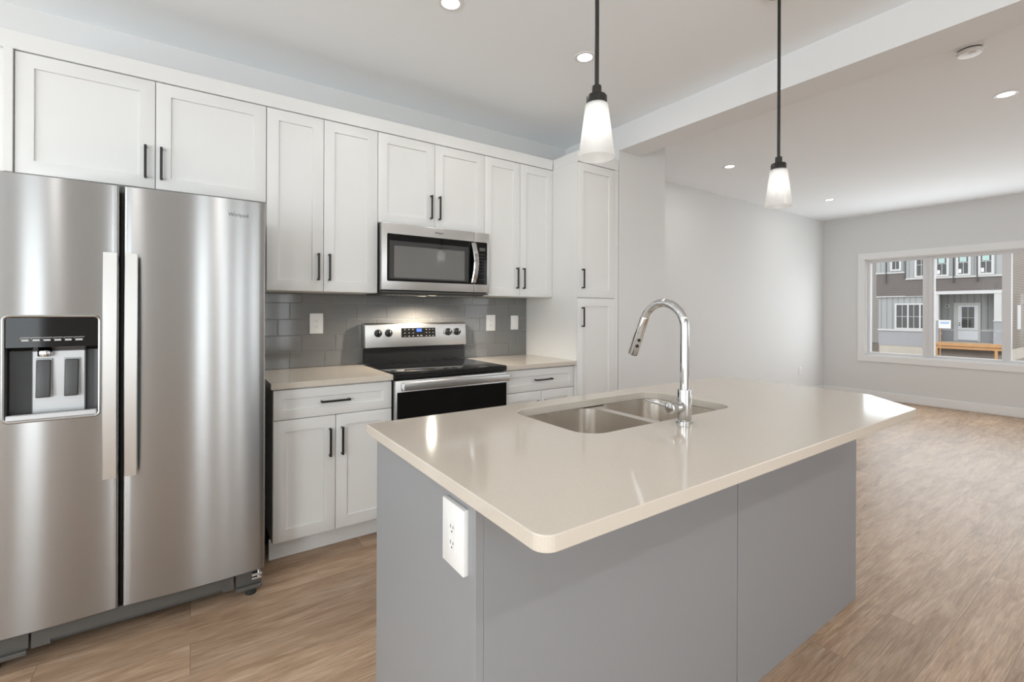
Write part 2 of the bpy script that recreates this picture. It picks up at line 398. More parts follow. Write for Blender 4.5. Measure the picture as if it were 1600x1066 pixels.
# ------------------------------------------------------------------ cabinet parts
def shaker(x0, x1, z0, z1, y, th=.019, fw=.057, rec=.009):
    mb = MB(); mb.box(x0, x1, y, y+th, z0, z1); bm = mb.bm
    bm.faces.ensure_lookup_table(); bm.normal_update()
    ff = min(bm.faces, key=lambda f: f.calc_center_median().y)
    es = list(ff.edges)
    bmesh.ops.bevel(bm, geom=es, offset=.0015, segments=2, profile=.5, affect='EDGES')
    bm.normal_update(); ff = min((f for f in bm.faces if f.normal.y < -.99), key=lambda f: -f.calc_area())
    bmesh.ops.inset_individual(bm, faces=[ff], thickness=fw, use_even_offset=True)
    bmesh.ops.inset_individual(bm, faces=[ff], thickness=.0022, depth=-rec, use_even_offset=True)
    return mb
def pull(x, z, y, vertical=True, length=.155, w_=.0105, stand=.030):
    h = length/2; mb = MB()
    if vertical:
        mb.box(x-w_/2, x+w_/2, y-stand, y-stand+w_, z-h, z+h, bev=.0012)
        for s in (-1, 1): mb.box(x-w_/2, x+w_/2, y-stand+w_*.5, y, z+s*h-(w_ if s > 0 else 0), z+s*h+(0 if s > 0 else w_), bev=.001)
    else:
        mb.box(x-h, x+h, y-stand, y-stand+w_, z-w_/2, z+w_/2, bev=.0012)
        for s in (-1, 1): mb.box(x+s*h-(w_ if s > 0 else 0), x+s*h+(0 if s > 0 else w_), y-stand+w_*.5, y, z-w_/2, z+w_/2, bev=.001)
    return mb
G = .0016
def door(root, x0, x1, z0, z1, y, hx=None, hz=None, name='door', vert=True, hl=.155, fw=.057):
    d = obj(name, shaker(x0+G, x1-G, z0+G, z1-G, y, fw=fw), 'cab', root, smooth=25)
    if hx is not None: obj('handle', pull(hx, hz, y, vert, hl), 'black', d, smooth=30)
    return d
YU, YL, YP = 2.8354, 2.5815, 2.5500
ZUB, ZDT, ZCT = 1.3857, 2.381, 2.4634
UG = 'white upper kitchen cabinets'
# cabinet above the fridge
t = thing('wall_cabinet', 'short white two-door wall cabinet directly above the stainless fridge', 'cabinet', (-.1465, 3.0, 1.8604), UG)
obj('body', MB().box(-.625, .3315, YU+.019, YW-.002, 1.8604, ZDT+.004), 'cab', t)
obj('side_panel', MB().box(-.655, -.6265, YU-.012, YW-.002, 1.8604, ZDT+.004, bev=.001).box(-.70, -.657, YU+.02, YW-.002, 1.8604, ZDT+.004), 'cab', t)
door(t, -.625, -.1465, 1.8604, ZDT, YU, -.183, 1.985)
door(t, -.1465, .3315, 1.8604, ZDT, YU, -.1225, 1.985)
# tall uppers left of the microwave
def upper(label, x0, x1, zb, hz, cx=None):
    t = thing('wall_cabinet', label, 'cabinet', ((x0+x1)/2, 3.0, zb), UG)
    obj('body', MB().box(x0+.0008, x1-.0008, YU+.019, YW-.002, zb, ZDT+.004), 'cab', t)
    m_ = (x0+x1)/2 if cx is None else cx
    door(t, x0, m_, zb, ZDT, YU, m_-.030, hz); door(t, m_, x1, zb, ZDT, YU, m_+.030, hz)
    return t
upper('tall white two-door wall cabinet between the fridge and the microwave', .3322, .9441, ZUB, 1.527, .6275)
upper('short white two-door wall cabinet directly above the microwave', .9441, 1.7101, 1.822, 1.958, 1.326)
upper('tall white two-door wall cabinet between the microwave and the pantry', 1.7101, 2.3345, ZUB, 1.522, 2.020)
# flat crown board
crn = MB().box(-.70, 2.3345, YU, YU+.02, ZDT+.005, ZCT, bev=.001).box(2.337, 2.357, YP, YU-.001, ZDT+.005, ZCT, bev=.001).box(2.358, 2.769, YP, YP+.02, ZDT+.005, ZCT, bev=.001)
crn.box(-.70, 2.3345, YU+.02, YW-.002, ZCT-.02, ZCT-.002).box(2.357, 2.769, YP+.02, YW-.002, ZCT-.02, ZCT-.002)
struct('trim_3', crn, 'cab')
# pantry
t = thing('pantry_cabinet', 'tall white full-height pantry cabinet at the right end of the run', 'cabinet', (2.55, 2.87, 0))
obj('body', MB().box(2.3365, 2.769, YP+.02, YW-.002, .10, ZDT+.004), 'cab', t)
obj('side_panel', MB().box(2.3355, 2.3363, YP+.004, YW-.002, 0, ZDT+.004), 'cab', t)
obj('filler_strip', MB().box(2.727, 2.769, YP+.003, YP+.02, 0, ZDT+.004, bev=.001), 'cab', t)
obj('toe_kick', MB().box(2.337, 2.769, YP+.08, YP+.095, 0, .10), 'cab', t)
door(t, 2.337, 2.726, 1.379, ZDT, YP, 2.383, 1.520, hl=.145)
door(t, 2.337, 2.726, .11, 1.377, YP, 2.383, 1.236, hl=.145)
# base cabinets
def base(label, x0, x1, xs, drawer_h):
    t = thing('base_cabinet', label, 'cabinet', ((x0+x1)/2, 2.9, 0), 'white base cabinets either side of the range')
    obj('body', MB().box(x0+.001, x1-.001, YL+.019, YW-.002, .105, .882), 'cab', t)
    obj('toe_kick', MB().box(x0-(.006 if x0 < 1 else -.001), x1-.001, YL+.075, YL+.09, 0, .105), 'cab', t)
    door(t, x0, x1, .7225, .876, YL, (x0+x1)/2+drawer_h, .800, 'drawer', False, .150, .045)
    door(t, x0, xs, .11, .7220, YL, xs-.030, .581, hl=.148); door(t, xs, x1, .11, .7220, YL, xs+.032, .581, hl=.148)
base('white base cabinet with one drawer over two doors, between fridge and range', .3345, .9441, .636, -.006)
base('white base cabinet with a drawer, between range and pantry', 1.7125, 2.3345, 2.028, .018)
# worktops on the wall run
ct = thing('countertop', 'short beige quartz worktop between the fridge and the range', 'countertop', (.63, 2.87, .884), 'beige quartz worktops along the wall')
obj('slab', MB().box(.322, .9445, 2.557, YW-.012, .884, .914, bev=.002, seg=2), 'quartz', ct)
ct = thing('countertop', 'short beige quartz worktop between the range and the pantry', 'countertop', (2.02, 2.87, .884), 'beige quartz worktops along the wall')
obj('slab', MB().box(1.7115, 2.3345, 2.557, YW-.012, .884, .914, bev=.002, seg=2), 'quartz', ct)

# backsplash: glazed tiles laid in stepped courses on grout
ts = MB(); ts.box(.30, 2.3345, YW-.008, YW-.0005, .9145, ZUB-.001, mi=1)
ph, pl, gr = .1027, .206, .003
for rrow in range(-1, 6):
    z0 = .9145 + (rrow)*ph; z1 = z0 + ph - gr
    z0c, z1c = max(z0, .9145), min(z1, ZUB-.001)
    if z1c - z0c < .004: continue
    xo = .300 + ((rrow*.0687) % pl) - pl
    for k in range(14):
        x0 = max(xo + k*pl, .302); x1 = min(xo + (k+1)*pl - gr, 2.333)
        if x1 - x0 < .006: continue
        ts.box(x0, x1, YW-.0115, YW-.006, z0c, z1c, bev=.0012)
ts = obj('tile_backsplash', ts, ['tile', 'grout'], loc=(1.3, YW, .9145))
tag(ts, 'grey glazed subway tile backsplash between worktops and upper cabinets', 'backsplash')

# ------------------------------------------------------------------ wall outlets
def outlet(name, label, loc, normal, w_=.078, h_=.125, th=.007, kind='duplex', group=None):
    # local frame: plate in x-z, facing -y
    t = thing(name, label, 'outlet' if kind == 'duplex' else 'switch', (0, 0, 0), group)
    obj('plate', MB().box(-w_/2, w_/2, -th, 0, -h_/2, h_/2, bev=.002, seg=2), 'white_plastic', t, smooth=30)
    ins = obj('insert', MB().box(-.0165, .0165, -th-.0015, -th+.001, -.033, .033, bev=.001), 'white_plastic', t)
    if kind == 'duplex':
        s = MB()
        for cz in (-.0175, .0175):
            for dx, hh in ((-.006, .008), (.006, .0065)): s.box(dx-.0011, dx+.0011, -th-.0019, -th-.001, cz-hh/2+.002, cz+hh/2+.002)
            s.cyl((0, -th-.0014, cz-.0085), .0024, .001, 'Y', 10)
        obj('socket_slot', s, 'slot', ins)
    else:
        obj('rocker', MB().box(-.014, .014, -th-.004, -th-.001, -.030, .030, bev=.0015), 'white_plastic', ins)
    t.location = loc; t.rotation_euler = (0, 0, normal)
    return t
OG = 'white power outlets'
outlet('wall_outlet', 'white power outlet on the tile between fridge and range', (.660, YW-.0117, 1.193), 0, .082, .130, group=OG)
outlet('wall_outlet', 'white power outlet on the tile just right of the range', (1.976, YW-.0117, 1.183), 0, .085, .128, group=OG)
outlet('wall_switch', 'white rocker switch plate on the tile beside the pantry', (2.208, YW-.0117, 1.183), 0, .074, .116, kind='switch')
outlet('wall_outlet', 'small white power outlet low on the far living room wall', (7.55, YLIV-.0002, .395), 0, .080, .12, group=OG)
outlet('wall_outlet', 'large white power outlet on the grey end panel of the island', (.4905, .922, .781), -PI/2, .100, .142, .014, group=OG)

# ------------------------------------------------------------------ refrigerator
FY = 2.32
t = thing('refrigerator', 'stainless side-by-side refrigerator with water dispenser in the left door', 'refrigerator', (-.19, 2.75, 0))
obj('body', MB().box(-.638, .266, FY+.085, 3.12, .035, 1.745, bev=.004), 'dark_plastic', t)
def door_profile(x0, x1, yf, sag, depth, r=.010, n=28):
    pts = []; xm = (x0+x1)/2; hw = (x1-x0)/2
    pts.append((x0, yf+depth))
    fy = lambda x: yf + sag*((x-xm)/hw)**2
    for i in range(6):
        a = PI - (PI/2)*i/5
        pts.append((x0+r+r*math.cos(a), fy(x0+r)+r-r*math.sin(a)))
    for i in range(1, n): 
        x = x0+r+(x1-x0-2*r)*i/n; pts.append((x, fy(x)))
    for i in range(6):
        a = PI/2 - (PI/2)*i/5
        pts.append((x1-r+r*math.cos(a), fy(x1-r)+r-r*math.sin(a)))
    pts.append((x1, yf+depth))
    return pts
ZD0, ZD1 = .131, 1.755
def fridge_door(name, x0, x1):
    p = door_profile(x0, x1, FY, .010, .075)
    loops = []
    for z, ins in ((ZD0, .003), (ZD0+.003, 0), (ZD1-.003, 0), (ZD1, .003)):
        xm = (x0+x1)/2; s_ = 1 - ins/((x1-x0)/2)
        loops.append([(xm+(x-xm)*s_, y + (ins if y < FY+.05 else 0), z) for x, y in p])
    return MB().loft(loops)
dl = obj('freezer_door', fridge_door('freezer_door', -.640, -.2285), 'steel', t, smooth=40)
# cut the dispenser recess out of the freezer door
DX0, DX1, DZ0, DZ1 = -.534, -.287, .884, 1.250
cb = MB().loft([[(x, FY-.05, z) for x, z in rrect(DX0, DX1, DZ0, DZ1, .014, 6)], [(x, FY+.066, z) for x, z in rrect(DX0, DX1, DZ0, DZ1, .014, 6)]])
co = obj('cutter', cb, 'cavity', t)
bo = dl.modifiers.new('cut', 'BOOLEAN'); bo.object = co; bo.operation = 'DIFFERENCE'; bo.solver = 'EXACT'
bpy.context.view_layer.update()
nm = bpy.data.meshes.new_from_object(dl.evaluated_get(bpy.context.evaluated_depsgraph_get()))
dl.modifiers.clear(); old = dl.data; dl.data = nm; bpy.data.objects.remove(co)
nm.materials.clear(); nm.materials.append(M['steel'])
nm.set_sharp_from_angle(angle=math.radians(40))
# dispenser
dp = obj('dispenser', MB().loft([[(x, y, z) for x, z in rrect(DX0+i, DX1-i, DZ0+i, DZ1-i, .013, 6)] for i, y in ((0.0005, FY+.004), (.0005, FY+.060), (.012, FY+.0645))], caps=(False, True)), 'cavity', dl, smooth=40)
bz = MB(); o_ = rrect(DX0-.007, DX1+.007, DZ0-.007, DZ1+.007, .020, 6); i_ = rrect(DX0+.001, DX1-.001, DZ0+.001, DZ1-.001, .013, 6)
mm_ = rrect(DX0-.003, DX1+.003, DZ0-.003, DZ1+.003, .016, 6)
bz.loft([[(x, FY+.012, z) for x, z in o_], [(x, FY-.001, z) for x, z in o_], [(x, FY-.004, z) for x, z in mm_], [(x, FY-.001, z) for x, z in i_], [(x, FY+.03, z) for x, z in i_]], caps=(False, False))
obj('bezel', bz, 'steel_soft', dp, smooth=40)
pn = MB().prism([(FY+.004, DZ1-.003), (FY+.004, 1.142), (FY+.040, 1.128), (FY+.058, 1.128), (FY+.058, DZ1-.003)], 'X', DX0+.003, DX1-.003)
obj('control_panel', pn, 'blk_gloss', dp)
ic = MB(); xs = [-.496, -.468, -.440, -.412, -.384, -.356, -.326]
for a, b in zip(xs, xs[1:]):
    ic.box(a+.001, b-.001, FY+.0030, FY+.0036, 1.176, 1.1775).box(a+.004, b-.006, FY+.0030, FY+.0036, 1.164, 1.1705)
    ic.box(a+.001, a+.002, FY+.0030, FY+.0036, 1.1715, 1.1775)
obj('control_icons', ic, 'mark', dp)
bk = MB().box(-.474, -.330, FY+.045, FY+.060, .898, 1.127, bev=.003)
obj('back_plate', bk, 'disp_grey', dp, smooth=30)
for a, b in ((-.460, -.4215), (-.385, -.3465)):
    pdl = obj('paddle', MB().box(a, b, FY+.030, FY+.040, .958, 1.094, bev=.004, seg=3, mtx=Matrix.Translation((0, FY+.035, 1.09)) @ Matrix.Rotation(-.10, 4, 'X') @ Matrix.Translation((0, -FY-.035, -1.09))), 'paddle', dp, smooth=30)
    obj('paddle_rim', MB().box(a-.003, b+.003, FY+.0385, FY+.043, .956, 1.098, bev=.002), 'disp_grey', pdl)
obj('spout', MB().cyl((-.437, FY+.030, 1.118), .020, .022, 'Z', 24, bev=.003), 'chrome', dp, smooth=30)
obj('drip_tray', MB().box(DX0+.004, DX1-.004, FY+.002, FY+.060, .889, .899, bev=.003).box(DX0+.004, DX1-.004, FY-.004, FY+.004, .886, .906, bev=.003), 'disp_grey', dp, smooth=30)
dr = obj('fridge_door', fridge_door('fridge_door', -.2165, .2715), 'steel', t, smooth=40)
text_on_front('brand_lettering', 'Whirlpool', .0225, .166, FY+.0028, 1.686, 'ink', dr, .80, .0467)
def fridge_handle(x0, x1, par):
    n = 24; loops = []
    za, zb = .645, 1.491
    for i in range(n+1):
        s_ = i/n; z = za+(zb-za)*s_
        y = FY-.038-.014*math.sin(PI*s_)
        loops.append([(x0, y+.002, z), (x0+.002, y, z), (x1-.002, y, z), (x1, y+.002, z), (x1, y+.016, z), (x0, y+.016, z)])
    mb = MB().loft(loops)
    for z in (za+.02, zb-.02): mb.box(x0+.006, x1-.006, FY-.030, FY+.009, z-.018, z+.018, bev=.003)
    return obj('handle', mb, 'steel_soft', par, smooth=35)
fridge_handle(-.271, -.230, dl); fridge_handle(-.2085, -.1705, dr)
kg = MB().prism([(-.470, .126), (-.470, .060), (-.420, .060), (-.420, .075), (.115, .075), (.115, .062), (.155, .062), (.155, .126)], 'Y', FY+.030, FY+.045)
obj('kick_grille', kg, 'grille', t)
for a, b in ((-.630, -.478), (.163, .262)):
    fc = obj('foot_cover', MB().box(a, b, FY+.035, FY+.050, .060, .126).box(a, b, FY+.015, FY+.050, .048, .064, bev=.003), 'grille', t)
obj('hinge', MB().box(.222, .262, FY+.006, FY+.045, .108, .118, bev=.002).box(.222, .262, FY+.012, FY+.045, .088, .098, bev=.002).cyl((.250, FY+.022, .112), .007, .036, 'Z', 16), 'chrome', t, smooth=30)
for x in (-.58, .225): obj('foot', MB().cyl((x, FY+.08, .018), .022, .036, 'Z', 20, bev=.003), 'plug', t, smooth=30)
for x in (-.58, .225): obj('foot', MB().cyl((x, 3.04, .018), .022, .036, 'Z', 20, bev=.003), 'plug', t, smooth=30)
for x in (-.60, .23): obj('hinge_cap', MB().box(x-.03, x+.03, FY+.03, FY+.14, 1.7455, 1.7525, bev=.002), 'dark_plastic', t)

# ------------------------------------------------------------------ microwave
MY = 2.765
t = thing('microwave', 'stainless over-the-range microwave with black glass door', 'microwave', (1.327, 2.97, 1.39))
obj('body', MB().box(.9475, 1.7065, MY+.032, YW-.013, 1.398, 1.818, bev=.002), 'blk_satin', t)
md = obj('door', MB().box(.9455, 1.5870, MY, MY+.030, 1.405, 1.815, bev=.003, seg=2), 'steel_soft', t, smooth=30)
g1 = rrect(.978, 1.586, 1.459, 1.750, .008, 5)
gf = obj('glass_surround', MB().prism(g1, 'Y', MY-.0012, MY+.002), 'blk_gloss', md)
obj('window', MB().prism(rrect(.992, 1.542, 1.474, 1.708, .004, 4), 'Y', MY-.0020, MY-.0010), 'mw_glass', gf)
obj('window_screen', MB().prism(rrect(1.022, 1.512, 1.482, 1.678, .004, 4), 'Y', MY-.0024, MY-.0019), 'mw_inner', gf)
cp = obj('control_panel', MB().box(1.5885, 1.7080, MY, MY+.030, 1.405, 1.815, bev=.003, seg=2), 'steel_soft', t, smooth=30)
kp = obj('keypad', MB().prism(rrect(1.5895, 1.689, 1.459, 1.750, .006, 5), 'Y', MY-.0012, MY+.002), 'blk_gloss', cp)
obj('display', MB().box(1.628, 1.672, MY-.0018, MY-.0010, 1.690, 1.712), 'lcd', kp)
for r_ in range(9):
    for c_ in range(3):
        if r_ == 7: continue
        obj('button', MB().box(1.628+c_*.018, 1.634+c_*.018, MY-.0017, MY-.0011, 1.664-r_*.0215, 1.668-r_*.0215), 'mark_dim', kp)
h = MB(); L_ = []
for i in range(21):
    s_ = i/20; z = 1.470+.268*s_; y = MY-.022-.020*math.sin(PI*s_); 
    xc = 1.574 + .010*math.sin(PI*s_)
    L_.append([(xc-.018, y+.003, z), (xc-.014, y, z), (xc+.014, y, z), (xc+.018, y+.003, z), (xc+.018, y+.012, z), (xc-.018, y+.012, z)])
h.loft(L_)
for z in (1.478, 1.730): h.box(1.562, 1.586, MY-.022, MY+.001, z-.008, z+.008)
obj('handle', h, 'chrome', md, smooth=35)
text_on_front('brand_lettering', 'Whirlpool', .0155, 1.325, MY-.0006, 1.782, 'ink', md, .9)
un = MB().box(.965, 1.690, MY+.05, YW-.05, 1.380, 1.3985, bev=.004).box(.9475, 1.7065, MY+.010, MY+.046, 1.390, 1.400, bev=.002)
ub = obj('underside_panel', un, 'dark_plastic', t)
for k in range(2):
    gv = MB()
    for i in range(12): gv.box(1.02+k*.36+i*.022, 1.034+k*.36+i*.022, MY+.10, MY+.26, 1.377, 1.3805)
    obj('filter_grille', gv, 'steel_soft', ub)
obj('cooktop_lamp', MB().box(1.29, 1.36, 3.035, 3.075, 1.3785, 1.3805), 'hood_lens', ub)
sl = bpy.data.lights.new('cooktop_light', 'SPOT'); sl.energy = 7.0; sl.color = (1, .76, .50); sl.spot_size = math.radians(110); sl.spot_blend = .8; sl.shadow_soft_size = .04
so = bpy.data.objects.new('cooktop_light', sl); so.location = (1.325, 3.055, 1.370); so.rotation_euler = (math.radians(8), 0, 0); C.objects.link(so)
sl = bpy.data.lights.new('cooktop_light', 'SPOT'); sl.energy = 27.0; sl.color = (1, .90, .76); sl.spot_size = math.radians(165); sl.spot_blend = .5; sl.shadow_soft_size = .015  # extra wide spot added to brighten the counters
so = bpy.data.objects.new('cooktop_light', sl); so.location = (1.325, 2.87, 1.370); C.objects.link(so)
obj('cooktop_lamp', MB().box(1.30, 1.35, 2.855, 2.885, 1.3787, 1.3805), 'hood_lens', ub)  # lens for the added wide spot

# ------------------------------------------------------------------ range
RX0, RX1, RY = .9482, 1.7085, 2.535
t = thing('range', 'stainless electric range with black glass cooktop between the worktops', 'stove', (1.328, 2.85, 0))
obj('body', MB().box(RX0+.001, RX1-.001, RY+.045, 3.165, .05, .884), 'blk_satin', t)
ck = MB().box(RX0-.001, RX1+.001, RY+.012, 3.10, .8855, .9205, bev=.004, seg=2)
ck = obj('cooktop', ck, 'blk_gloss', t, smooth=30)
obj('cooktop_trim', MB().box(RX0-.001, RX1+.001, RY+.009, RY+.012, .892, .9165, bev=.001), 'blk_satin', ck)
bg_ = MB().prism([(3.118, .9208), (3.118, 1.026), (3.165, 1.026), (3.165, .9208)], 'X', RX0+.006, RX1-.006)
bgp = obj('backguard', bg_, 'blk_satin', t)
pa = MB().prism([(3.092, 1.027), (3.104, 1.180), (3.114, 1.193), (3.165, 1.193), (3.165, 1.027)], 'X', RX0, RX1)
bmesh.ops.bevel(pa.bm, geom=[e for e in pa.bm.edges], offset=.003, segments=2, profile=.5, affect='EDGES')
pa = obj('control_panel', pa, 'steel_soft', t, smooth=30)
def fy_(z): return 3.092 + .012*(z-1.027)/.153
ds = obj('clock_panel', MB().box(1.200, 1.457, fy_(1.123)-.0025, fy_(1.123)+.004, 1.092, 1.156, bev=.001, mtx=Matrix.Translation((0, 3.1, 1.123)) @ Matrix.Rotation(-.078, 4, 'X') @ Matrix.Translation((0, -3.1, -1.123))), 'blk_gloss', pa)
obj('clock_display', MB().box(1.312, 1.350, fy_(1.138)-.0048, fy_(1.138)-.001, 1.130, 1.150), 'blue', ds)
for x in (1.225, 1.255, 1.285, 1.385, 1.410, 1.437):
    for z in (1.100, 1.122, 1.145):
        obj('button', MB().box(x-.005, x+.005, fy_(z)-.0046, fy_(z)-.001, z-.002, z+.0025), 'mark_dim', ds)
for x in (1.32, 1.345): obj('button', MB().box(x-.007, x+.007, fy_(1.1)-.0046, fy_(1.1)-.001, 1.099, 1.105), 'mark_dim', ds)
for x in (1.036, 1.109, 1.560, 1.633):
    z = 1.124; y = fy_(z)
    k = obj('knob', MB().cyl((x, y-.006, z), .0255, .012, 'Y', 32, bev=.002).cyl((x, y-.018, z), .0205, .014, 'Y', 32, r2=.0185, bev=.002), 'blk_satin', pa, smooth=35)
    obj('knob_grip', MB().box(x-.0055, x+.0055, y-.036, y-.024, z-.020, z+.020, bev=.003), 'blk_satin', k, smooth=30)
    obj('knob_ring', MB().cyl((x, y-.0015, z), .0275, .003, 'Y', 32), 'chrome', k, smooth=30)
    obj('pointer', MB().box(x-.0015, x+.0015, y-.0366, y-.0355, z+.004, z+.018), 'white_plastic', k)
od = obj('oven_door', MB().box(RX0+.002, RX1-.002, RY+.006, RY+.045, .245, .878, bev=.003, seg=2), 'steel_soft', t, smooth=30)
obj('oven_glass', MB().box(RX0+.012, RX1-.004, RY+.0035, RY+.010, .275, .812, bev=.001), 'blk_gloss', od)
hb = MB().box(RX0+.034, RX1-.006, RY-.040, RY-.022, .826, .871, bev=.005, seg=3)
for x in (RX0+.055, RX1-.045): hb.box(x-.014, x+.014, RY-.024, RY+.008, .832, .864, bev=.003)
obj('handle', hb, 'steel_soft', od, smooth=30)
obj('storage_drawer', MB().box(RX0+.002, RX1-.002, RY+.008, RY+.045, .065, .240, bev=.003), 'steel_soft', t, smooth=30)
obj('base_skirt', MB().box(RX0+.02, RX1-.02, RY+.08, 3.14, 0, .05), 'blk_satin', t)

# ------------------------------------------------------------------ island
IX0, IX1, IY0, IY1 = .462, 2.479, .583, 1.495
BX0, BX1, BY0, BY1 = .4908, 2.448, .842, 1.474
t = thing('kitchen_island', 'grey painted kitchen island base under the large quartz top', 'island', (1.47, 1.16, 0))
cs = MB().box(BX0+.020, BX1-.020, BY0+.014, BY0+.032, .0, .882).box(BX0+.020, BX1-.020, BY0+.032, BY1-.03, .10, .118).box(BX0+.020, BX1-.020, BY1-.10, BY1-.085, 0, .10)
cs.box(BX0+.02, .86, BY1-.05, BY1-.03, .118, .882).box(1.84, BX1-.02, BY1-.05, BY1-.03, .118, .882)
obj('carcass', cs, 'island', t)
obj('end_panel', MB().box(BX0, BX0+.019, BY0+.031, BY1, 0, .8835, bev=.001), 'island', t)
obj('end_panel', MB().box(BX1-.019, BX1, BY0+.014, BY1, 0, .8835, bev=.001), 'island', t)
obj('corner_stile', MB().box(BX0-.002, BX0+.019, BY0, BY0+.0305, 0, .8835, bev=.001), 'island', t)
obj('back_panel', MB().box(BX0+.0195, 1.4835, BY0, BY0+.0135, 0, .8835, bev=.001), 'island', t)
obj('back_panel', MB().box(1.4885, BX1, BY0, BY0+.0135, 0, .8835, bev=.001), 'island', t)
for k in range(4):
    a = BX0+.022+k*(BX1-BX0-.044)/4; b = a+(BX1-BX0-.044)/4
    p = MB().box(a+G, b-G, BY1-.028, BY1-.010, .12, .872, bev=.001); d = obj('door', p, 'island', t)
    hx = b-.04 if k % 2 == 0 else a+.04
    obj('handle', MB().box(hx-.005, hx+.005, BY1+.012, BY1+.022, .64, .79, bev=.001).box(hx-.005, hx+.005, BY1-.011, BY1+.014, .64, .65).box(hx-.005, hx+.005, BY1-.011, BY1+.014, .78, .79), 'black', d)

# island top with the sink cut-out
def arc(cx, cy, r, a0, a1, n): return [(cx+r*math.cos(a0+(a1-a0)*i/n), cy+r*math.sin(a0+(a1-a0)*i/n)) for i in range(n+1)]
outer = arc(IX0+.032, IY0+.032, .032, PI, 3*PI/2, 8) + [(2.2505, IY0), (2.2615, IY0+.004)] + [(2.473, .797), (IX1, .812)] + arc(IX1-.015, IY1-.015, .015, 0, PI/2, 4) + arc(IX0+.006, IY1-.006, .006, PI/2, PI, 3)
HX0, HX1, HY0, HY1 = .955, 1.732, .992, 1.402
hole = rrect(HX0, HX1, HY0, HY1, .075, 8)
bm = bmesh.new()
def ring(pts, z):
    vs = [bm.verts.new((x, y, z)) for x, y in pts]
    return [bm.edges.new((vs[i], vs[(i+1) % len(vs)])) for i in range(len(vs))]
es = ring(outer, .914) + ring(hole, .914)
bmesh.ops.triangle_fill(bm, use_beauty=True, use_dissolve=True, edges=es)
ext = bmesh.ops.extrude_face_region(bm, geom=list(bm.faces))
bmesh.ops.translate(bm, verts=[v for v in ext['geom'] if isinstance(v, bmesh.types.BMVert)], vec=(0, 0, -.030))
bmesh.ops.recalc_face_normals(bm, faces=bm.faces)
be = [e for e in bm.edges if len(e.link_faces) == 2 and abs(e.link_faces[0].normal.dot(e.link_faces[1].normal)) < .3 and abs(e.verts[0].co.z-e.verts[1].co.z) < 1e-4]
bmesh.ops.bevel(bm, geom=be, offset=.0022, segments=2, profile=.5, affect='EDGES')
ct = thing('countertop', 'large beige quartz island top with sink cut-out and clipped corner', 'countertop', (1.47, 1.04, .884))
obj('slab', bm, 'quartz', ct)

# undermount double sink
t = thing('kitchen_sink', 'stainless double-bowl undermount sink set into the island top', 'sink', (1.345, 1.2, .69))
def bowl(x0, x1, y0, y1, zb):
    mb = MB(); r = .075
    L_ = []
    for z, ins, rr in ((.8815, 0, r), (.86, .001, r), (zb+.05, .008, r), (zb+.02, .014, r*.95), (zb+.006, .028, r*.85), (zb, .050, r*.7)):
        L_.append([(x, y, z) for x, y in rrect(x0+ins, x1-ins, y0+ins, y1-ins, rr, 8)])
    mb.loft(L_, caps=(False, True))
    L2 = [[(x, y, z-.0012) for x, y, z in lp] for lp in L_]
    return mb
SY0, SY1 = .978, 1.412
for nm_, a, b, lab in (('bowl', .945, 1.353, None), ('bowl', 1.393, 1.742, None)):
    bo_ = obj(nm_, bowl(a, b, SY0, SY1, .69), 'sink', t, smooth=50)
    xm = (a+b)/2; ym = (SY0+SY1)/2
    obj('drain', MB().lathe((xm, ym, .6902), [(.0, .004), (.03, .002), (.036, .004), (.044, .004), (.045, .0005), (0, .0005)], 32), 'chrome', bo_, smooth=40)
pb = bmesh.new()
def pring(pts, z):
    vs = [pb.verts.new((x, y, z)) for x, y in pts]
    return [pb.edges.new((vs[i], vs[(i+1) % len(vs)])) for i in range(len(vs))]
pe = pring([(.925, SY0-.022), (1.762, SY0-.022), (1.762, SY1+.022), (.925, SY1+.022)], .8817)
for a, b in ((.945, 1.353), (1.393, 1.742)): pe += pring(rrect(a+.0003, b-.0003, SY0+.0003, SY1-.0003, .075, 8), .8817)
bmesh.ops.triangle_fill(pb, use_beauty=True, use_dissolve=True, edges=pe)
px_ = bmesh.ops.extrude_face_region(pb, geom=list(pb.faces))
bmesh.ops.translate(pb, verts=[v for v in px_['geom'] if isinstance(v, bmesh.types.BMVert)], vec=(0, 0, -.0015))
obj('rim', pb, 'sink', t)

# faucet
FX, FYY = 1.335, .9395
t = thing('faucet', 'tall chrome gooseneck pull-down kitchen faucet standing behind the sink', 'faucet', (FX, FYY, .9142))
obj('base_flange', MB().lathe((FX, FYY, .9142), [(0, 0), (.0275, 0), (.0275, .006), (.0245, .009), (0, .009)], 40), 'chrome', t, smooth=35)
bd = obj('body', MB().cyl((FX, FYY, .971), .0222, .104, 'Z', 40, bev=.0015), 'chrome', t, smooth=35)
R_, zs = .0855, 1.222; aend = math.radians(158)
pts = [(FX, FYY, 1.020), (FX, FYY, 1.10), (FX, FYY, 1.17)]
na = 36
for i in range(na+1):
    a = aend*i/na; pts.append((FX, FYY+R_*(1-math.cos(a)), zs+R_*math.sin(a)))
ty, tz = math.sin(aend), math.cos(aend); ey, ez = pts[-1][1], pts[-1][2]
obj('spout', MB().tube(pts, .0142, 24), 'chrome', t, smooth=40)
P = lambda l: (FX, ey+ty*l, ez+tz*l)
sh = obj('spray_head', MB().tube([P(-.004), P(0), P(.052), P(.0525), P(.056), P(.0565), P(.138), P(.143)], [.0150, .0158, .0160, .0152, .0152, .0164, .0176, .0166], 28), 'chrome', t, smooth=40)
nrm = Vector((0, -tz, ty))     # toward the user side of the head
